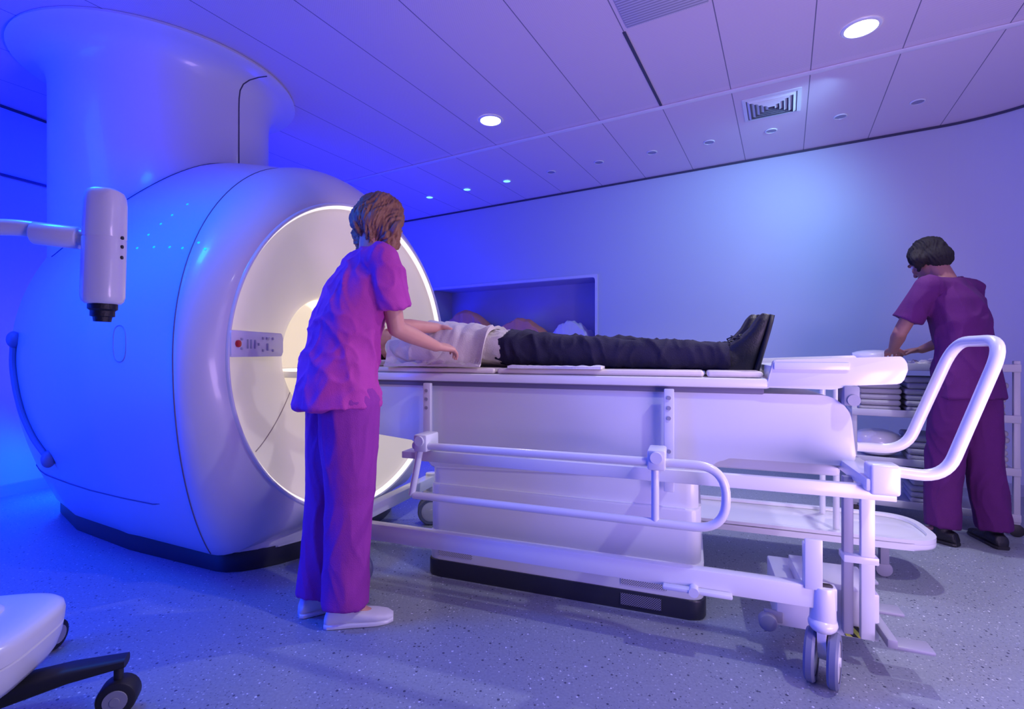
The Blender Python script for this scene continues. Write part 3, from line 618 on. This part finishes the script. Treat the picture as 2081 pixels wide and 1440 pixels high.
def person(name,label,loc,j,skin=SKIN,k=1.0,voxel=.0052):
    root=thing(name,label,'person',loc)
    mb=MB(); R,Fv=j['R'],j['F']; sp=j['spine']
    mb.oloft([(p,R*(w-.02),Fv*(d-.018)) for p,w,d in sp])
    hc=j['head']; f,u,r=head(mb,hc,j['hf'],j['hu']); mb.capsule(j['neck']-(hc-j['neck']).normalized()*.03,hc-u*.05-f*.02,.056,.05)
    for s,sd in (('L',-1),('R',1)):
        sh,el,wr=j['sh'+s],j['el'+s],j['wr'+s]
        mb.capsule(sp[-2][0],sh,.06,.046); mb.capsule(sh,el,.044*k,.035*k); mb.capsule(el,el*.7+wr*.3,.035*k,.037*k); mb.capsule(el*.7+wr*.3,wr,.037*k,.0245*k)
        hd_,hn,cu=j['hand'+s]; hand(mb,wr,hd_,hn,sd,cu,k)
        lr=j.get('legr',1)
        hp,kn,an=j['hip'+s],j['kn'+s],j['an'+s]; mb.capsule(hp,kn,.075*lr,.05*lr); mb.capsule(kn,kn*.7+an*.3,.05*lr,.05*lr); mb.capsule(kn*.7+an*.3,an,.05*lr,.035)
        td=j['toe'+s]; mb.capsule(an,an+j.get('sole'+s,V(0,0,-1))*j.get('solek',.05)+td*j.get('toek',.1),.030,.022)
    body=remesh(mb,'body',skin,root,voxel,3)
    for s in (-1,1):
        e=hc+f*.069+r*s*.031+u*.01
        m=MB(); m.ell(e,r*.0125,f*.0125,u*.0115,14,10); ey=obj('eye',m,EYE,root,smooth=180)
        m=MB(); m.ell(e+f*.0085,r*.006,f*.005,u*.006,12,8); obj('iris',m,IRIS,ey,smooth=180)
        m=MB(); m.capsule(e+u*.02+f*.008-r*.014,e+u*.021+f*.008+r*.014,.0035,.0028,8); obj('eyebrow',m,H3,root,smooth=180)
    m=MB(); m.ell(hc+f*.0935-u*.0515,r*.021,f*.006,u*.0042); m.ell(hc+f*.0925-u*.0595,r*.018,f*.006,u*.005); obj('lips',m,LIP,root,smooth=180)
    return root,(hc,f,u,r)
def ridge(q): return (1-min(1,abs(noise.noise(q))*3.2))**1.5
def foldf(a,sx=6,sz=3,sh=0):
    def fn(c):
        w=V(noise.noise(c*4),noise.noise(c*4+V(5,5,5)),noise.noise(c*4+V(9,1,2)))*.06
        c=c+w; q=V(c.x*sx+sh*c.z,c.y*sx+sh*c.z,c.z*sz)
        return a*(1.1*ridge(q+V(3,1,7))+.6*ridge(q*1.9+V(9,2,5))-.35)
    return fn
def shirt(root,j,mt,hem,sleeve=.62,k=1,nm='scrub_top',extra=.006,a=.007,sr=.066,disp=None,fore=0):
    mb=MB(); R,Fv=j['R'],j['F']; sp=j['spine']
    secs=[(hem[0],R*hem[1],Fv*hem[2])]+[(p,R*(w+extra),Fv*(d+extra)) for p,w,d in sp[1:-1]]
    mb.oloft(secs,26,2.2)
    for s in 'LR':
        sh,el=j['sh'+s],j['el'+s]; mb.capsule(sp[-3][0]*.4+sp[-2][0]*.6,sh,.085,.062)
        e=sh*(1-sleeve)+el*sleeve; d=(e-sh).normalized(); x=d.orthogonal().normalized(); y=d.cross(x)
        mb.oloft([(sh-d*.02,x*.058*k,y*.058*k),(sh+d*.04,x*.065*k,y*.065*k),(e,x*sr,y*sr)],20)
        if fore: wr=j['wr'+s]; mb.capsule(el,el*(1-fore)+wr*fore,.052,.042)
    if 'bust' in j:
        for b in j['bust']: mb.ell(b,R*.06,Fv*.05,V(0,0,.06))
    return remesh(mb,nm,mt,root,.007,4,disp or foldf(a))
def trousers(root,j,mt,nm='scrub_trousers',r=(.1,.083,.075),a=.006,end=.92,disp=None,wd=.0):
    mb=MB(); R,Fv=j['R'],j['F']; p,w,d=j['spine'][0]; p1,w1,d1=j['spine'][1]
    mb.oloft([(p-(p1-p)*.25,R*(w*.9),Fv*(d*.9)),(p,R*(w+.004),Fv*(d+.004)),(p*.2+p1*.8,R*(w1+.004),Fv*(d1+.002))],24,2.2)
    for s in 'LR':
        hp,kn,an=j['hip'+s],j['kn'+s],j['an'+s]; e=kn*(1-end)+an*end
        def sec(c,dd,rr): x=(R-dd*R.dot(dd)).normalized(); y=dd.cross(x); return (c,x*rr,y*rr*1.06)
        d1_=(kn-hp).normalized(); d2=(an-kn).normalized(); dm=(d1_+d2).normalized()
        mb.oloft([sec(hp-d1_*.05,d1_,r[0]*.85),sec(hp,d1_,r[0]),sec(hp*.5+kn*.5,d1_,(r[0]+r[1])/2),sec(kn,dm,r[1]),sec(kn*.5+e*.5,d2,(r[1]+r[2])/2),sec(e-d2*.01,d2,r[2]),sec(e,d2,r[2])],22)
    return remesh(mb,nm,mt,root,.007,3,disp or foldf(a,9,1.6))
def shoe(root,an,td,up,mt,L=.26,h=.05,nm='shoe',lace=None,prof=None,col=.038):
    td=td.normalized(); up=(up-td*up.dot(td)).normalized(); sd=td.cross(up); base=an-up*h
    mb=MB(); big=prof is not None
    prof=prof or [(-.075,.022,.03),(-.062,.033,.062),(-.02,.036,.075),(.03,.037,.06),(.08,.042,.045),(.12,.044,.038),(.16,.036,.03),(.182,.018,.02)]
    kk=L/.26
    mb.oloft([(base+td*x*kk+up*hh*.5,sd*w,up*hh*.5) for x,w,hh in prof],22,2.6)
    mb.capsule(an-up*.02,an+up*.03,col,col)
    sh=remesh(mb,nm,mt,root,.005,3)
    m=MB(); m.oloft([(base+td*x*kk-up*.0,sd*(w+.003),up*.011) for x,w,hh in prof],22,3.2); obj('sole',m,RUB if mt is not WSH else PL,sh)
    if lace:
        m=MB(); wv=[]
        for i,x in enumerate((.02,.035,.05,.065,.08)):
            hh=itp([(a_,c_) for a_,b_,c_ in prof],x)+.003; s_=1 if i%2 else -1
            wv+=[base+td*x*kk+up*(hh*.88)-sd*.024*s_,base+td*(x+.008)*kk+up*hh,base+td*(x+.012)*kk+up*(hh*.88)+sd*.024*s_]
        m.tube(wv,.003,8); obj('laces',m,BLK,sh)
def hairdo(root,H,mt,length,width=.1,a=.008,wave=60,nm='hair',tail=None,dirn=None,full=1):
    c,f,u,r=H; mb=MB(); dn=dirn or V(0,0,-1)
    mb.ell(c+u*.034-f*.022,r*.088*full,f*.098,u*.094,24,14)
    mb.ell(c-f*.055-u*.01,r*.08*full,f*.062*full,u*.085,20,12)
    if length:
        for i,s in enumerate((-1,-.8,-.6,-.4,-.2,0,.2,.4,.6,.8,1)):
            st=c+r*s*.078*full-f*(.02+.068*(1-abs(s)))+u*.02; ll=length*(1 if abs(s)<.9 else .85)*(1+.16*math.sin(i*2.3)); md=st+dn*ll*.55+(-f*.022+r*s*.022); w2=r*.014*math.sin(i*3.1)-f*.008*math.cos(i*2.1)
            mb.capsule(st,md,.034,.028,12); mb.capsule(md,st+dn*ll+r*s*.014+f*.004+w2,.028,.009,12)
    else: mb.ell(c-f*.1-u*.03,r*.045,f*.045,u*.05)
    def fn(p):
        d=p-c; ang=math.atan2(d.dot(r),-d.dot(f)); return a*(noise.noise(V(ang*9+2*math.sin(p.dot(u)*30),p.dot(u)*12,1))+.6*noise.noise(V(ang*24,p.dot(u)*14,5)))
    return remesh(mb,nm,mt,root,.0045,2,fn)
Z=V(0,0,1)
# --- woman 1
Fv=V(.80,.60,0).normalized(); Rv=V(Fv.y,-Fv.x,0)
sp=[(V(-.70,1.975,.86),.176,.142),(V(-.70,1.98,.96),.172,.140),(V(-.685,1.99,1.08),.158,.130),(V(-.653,2.006,1.22),.160,.128),(V(-.618,2.032,1.34),.164,.118),(V(-.592,2.052,1.43),.132,.084),(V(-.58,2.06,1.475),.065,.055)]
j=dict(R=Rv,F=Fv,spine=sp,neck=V(-.58,2.06,1.47),head=V(-.560,2.095,1.590),hf=V(.45,.80,-.50),hu=V(.26,.25,1),
 shR=V(-.597,2.048,1.412)+Rv*.170,shL=V(-.597,2.048,1.412)-Rv*.165,
 elR=V(-.465,1.978,1.145),wrR=V(-.335,2.175,1.075),elL=V(-.53,2.29,1.17),wrL=V(-.37,2.43,1.17),
 handR=((.66,.74,-.06),(-.2,.3,-.93),.65),handL=((.8,.45,-.08),(0,-.2,-1),.6),
 hipR=V(-.685,1.98,.86)+Rv*.088,hipL=V(-.685,1.98,.86)-Rv*.088,knR=V(-.635,1.925,.47),knL=V(-.75,2.02,.47),anR=V(-.645,1.90,.075),anL=V(-.785,1.995,.075),
 toeR=V(.97,.2,0),toeL=V(.8,.5,0))
j['bust']=[V(-.64,2.012,1.27)+Fv*.09+Rv*s*.065 for s in (-1,1)]
root,H=person('person','woman in bright magenta scrubs with light brown hair leaning over the patient',(-.70,1.96,0),j)
shirt(root,j,SCR1,(V(-.705,1.97,.835),.202,.168),.70,a=.011,sr=.080,disp=foldf(.010,8,4,2))
trousers(root,j,SCR1B,r=(.108,.088,.080),a=.006,end=1.0)
shoe(root,j['anR'],j['toeR'],Z,WSH,h=.067); shoe(root,j['anL'],j['toeL'],Z,WSH,h=.067)
hairdo(root,H,H1,.17,a=.012,full=1.12)
# --- woman 2
Fv=V(-.3,.95,0).normalized(); Rv=V(Fv.y,-Fv.x,0)
sp=[(V(2.49,2.70,.86),.165,.12),(V(2.49,2.70,.96),.160,.115),(V(2.485,2.705,1.08),.145,.105),(V(2.475,2.72,1.22),.155,.112),(V(2.465,2.75,1.34),.168,.110),(V(2.45,2.775,1.42),.138,.082),(V(2.44,2.79,1.465),.062,.052)]
shm=V(2.455,2.77,1.405)
j=dict(R=Rv,F=Fv,spine=sp,neck=V(2.44,2.785,1.46),head=V(2.41,2.85,1.58),hf=V(-.12,.85,-.60),hu=V(-.1,.4,1),
 shR=shm+Rv*.178,shL=shm-Rv*.178,elR=V(2.655,2.91,1.16),wrR=V(2.54,3.05,1.065),elL=V(2.20,2.79,1.16),wrL=V(2.30,2.97,1.065),
 handR=((-.6,.75,-.15),(0,-.1,-1),.5),handL=((.55,.8,-.12),(0,-.1,-1),.5),
 hipR=V(2.49,2.70,.86)+Rv*.082,hipL=V(2.49,2.70,.86)-Rv*.082,knR=V(2.59,2.71,.47),knL=V(2.41,2.74,.47),anR=V(2.625,2.68,.075),anL=V(2.375,2.72,.075),toeR=V(.25,.95,0),toeL=V(-.45,.9,0))
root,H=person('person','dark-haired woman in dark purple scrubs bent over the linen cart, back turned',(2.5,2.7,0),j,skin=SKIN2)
shirt(root,j,SCR2,(V(2.495,2.70,.80),.185,.140),.72,a=.010,sr=.076)
trousers(root,j,SCR2,r=(.100,.082,.074),a=.006,end=.97)
shoe(root,j['anR'],j['toeR'],Z,BLK,h=.067); shoe(root,j['anL'],j['toeL'],Z,BLK,h=.067)
hairdo(root,H,H2,.08,a=.007)
# --- patient
U=W(1,0)-W(0,0); Nn=W(0,1)-W(0,0); 
Fv=Z.copy(); Rv=-Nn
def X(u,v,z): return W(u,v,z-.018)
sp=[(X(1.02,0,1.084),.162,.090),(X(.86,0,1.086),.162,.088),(X(.72,0,1.088),.152,.090),(X(.58,0,1.09),.158,.094),(X(.44,0,1.092),.17,.094),(X(.34,0,1.088),.14,.078),(X(.28,0,1.085),.07,.06)]
j=dict(R=Rv,F=Fv,spine=sp,neck=X(.29,0,1.085),head=X(.13,0,1.105),hf=Z+U*.12,hu=-U,legr=.85,solek=.055,toek=.06,
 shR=X(.37,-.17,1.08),shL=X(.37,.17,1.08),elR=X(.62,-.20,1.06),wrR=X(.74,-.05,1.135),elL=X(.63,.20,1.07),wrL=X(.80,.06,1.14),
 handR=(U*.3+Nn*.9,-Z,.3),handL=(U*.7-Nn*.6-Z*.1,-Z,.3),
 hipR=X(1.03,-.085,1.076),hipL=X(1.03,.085,1.076),knR=X(1.49,-.080,1.060),knL=X(1.49,.080,1.072),anR=X(1.915,-.065,1.045),anL=X(1.91,.060,1.048),
 toeR=(Z*.95+U*.24-Nn*.03),toeL=(Z*.95+U*.14+Nn*.16))
j['soleR']=U; j['soleL']=U
root,H=person('person','patient lying on the table in navy trousers, white shirt and black shoes',tuple(W(1.0,0,.977)),j,k=1.0)
fl_=foldf(.008,8,8)
shirt(root,j,SHIRT,(X(.93,0,1.085),.160,.088),1.0,k=.95,nm='shirt',disp=fl_,sr=.050,fore=.8,extra=.003)
def tf(c):
    q=UV.inverted()@c; return .011*(ridge(V(q.x*11+q.z*6,q.y*5,q.z*5))+.5*ridge(V(q.x*19,q.y*9,q.z*9))-.4)
trousers(root,j,NAVY,nm='trousers',r=(.082,.065,.058),end=1.02,disp=tf)
pf=[(-.075,.028,.055),(-.062,.040,.110),(-.02,.045,.152),(.02,.047,.150),(.05,.049,.126),(.08,.051,.096),(.12,.052,.068),(.16,.044,.052),(.182,.026,.036)]
shoe(root,j['anR'],j['toeR'],-U,BLK,L=.30,h=.118,lace=1,prof=pf,col=.052); shoe(root,j['anL'],j['toeL'],-U,BLK,L=.285,h=.115,lace=1,prof=pf,col=.052)
c,f,u,r=H; mb=MB(); mb.ell(c+u*.04-f*.02,r*.082,f*.094,u*.078,24,14); mb.ell(c-f*.045+u*.0,r*.08,f*.055,u*.075); remesh(mb,'hair',H3,root,.006,3)
m=MB(UV); m.box(.0,.27,-.2,.2,.977,1.008,.014,4); obj('pillow',m,LIN,label='thin white pillow under the patient\'s head',cat='pillow')
# ---------------------------------------------------------------- lights
def light(kind,loc,col,en,size=.5,target=None,size_y=None,spot=None,blend=.6):
    l=bpy.data.lights.new(kind.lower()+'_lamp',kind); l.color=col; l.energy=en
    if kind=='AREA':
        l.size=size
        if size_y: l.shape='RECTANGLE'; l.size_y=size_y
    else: l.shadow_soft_size=size
    if kind=='SPOT': l.spot_size=R_(spot or 100); l.spot_blend=blend
    o=bpy.data.objects.new(l.name,l); COL.objects.link(o); o.location=loc
    if target is not None: o.rotation_euler=(Vector(target)-Vector(loc)).to_track_quat('-Z','Y').to_euler()
    return o
BL=(.0,.008,1); LV=(.66,.50,1)
d1=cpt(1750,56); d2=cpt(997,244)
light('SPOT',(d1.x,d1.y,2.80),(.84,.82,1),120,.04,(d1.x-.8,d1.y-.6,0),spot=98)
light('SPOT',(d2.x,d2.y,2.80),(.90,.80,1),60,.04,(d2.x+.8,d2.y-.2,0),spot=95)
light('SPOT',(1.7,.7,2.80),(.92,.88,1),100,.04,(.9,1.8,.3),spot=90,blend=.8)
light('AREA',(3.1,.2,2.0),LV,10,1.0,(.2,2.6,1.2))  # added fill lamp, out of view at right
light('AREA',(1.7,.4,.6),(.74,.50,1),48,1.0,(1.1,2.5,2.84))  # added uplight, out of view, brightens the ceiling
light('AREA',(-3.9,.6,1.7),BL,55,1.5,(-2.3,2.8,1.2))
light('AREA',(-3.4,1.0,.9),(0,.06,1),40,1.2,(-1.6,1.3,.5))
light('AREA',(-2.2,5.6,.5),BL,62,1.2,(-1.0,6.2,2.3))
light('AREA',(-2.7,4.2,2.7),BL,70,1.0,(-3.2,4.6,0))
light('AREA',(-3.2,1.6,2.6),(0,.02,1),85,.8,(-3.75,3.3,1.0))  # added blue lamp, out of view, brightens the left wall
light('AREA',(-1.75,1.5,2.4),(0,.16,1),26,.3,(-1.45,1.32,.6))  # added blue lamp above the view, lights injector arm and base
light('AREA',(-3.22,3.66,.35),(0,.10,1),9,.3,(-3.42,3.3,0))  # added lamp hidden behind the scanner for a blue floor glow
light('SPOT',(2.1,3.2,2.75),(.30,.58,1),95,.2,bw(4.0,1.8),spot=125,blend=1)
light('AREA',tuple(W(-.5,0,1.1)),(1,.86,.68),1.5,.4,tuple(W(1,0,1.1)))
w=bpy.data.worlds.new('w'); sc.world=w; w.use_nodes=True; w.node_tree.nodes['Background'].inputs[0].default_value=(.1,.1,.3,1); w.node_tree.nodes['Background'].inputs[1].default_value=.1
cam=bpy.data.cameras.new('camera'); co=bpy.data.objects.new('camera',cam); COL.objects.link(co); sc.camera=co
co.location=(0,0,1.05); co.rotation_euler=(PI/2,0,0); cam.sensor_width=36; cam.lens=1000/2081*36; cam.shift_y=-5/2081; cam.clip_start=.05
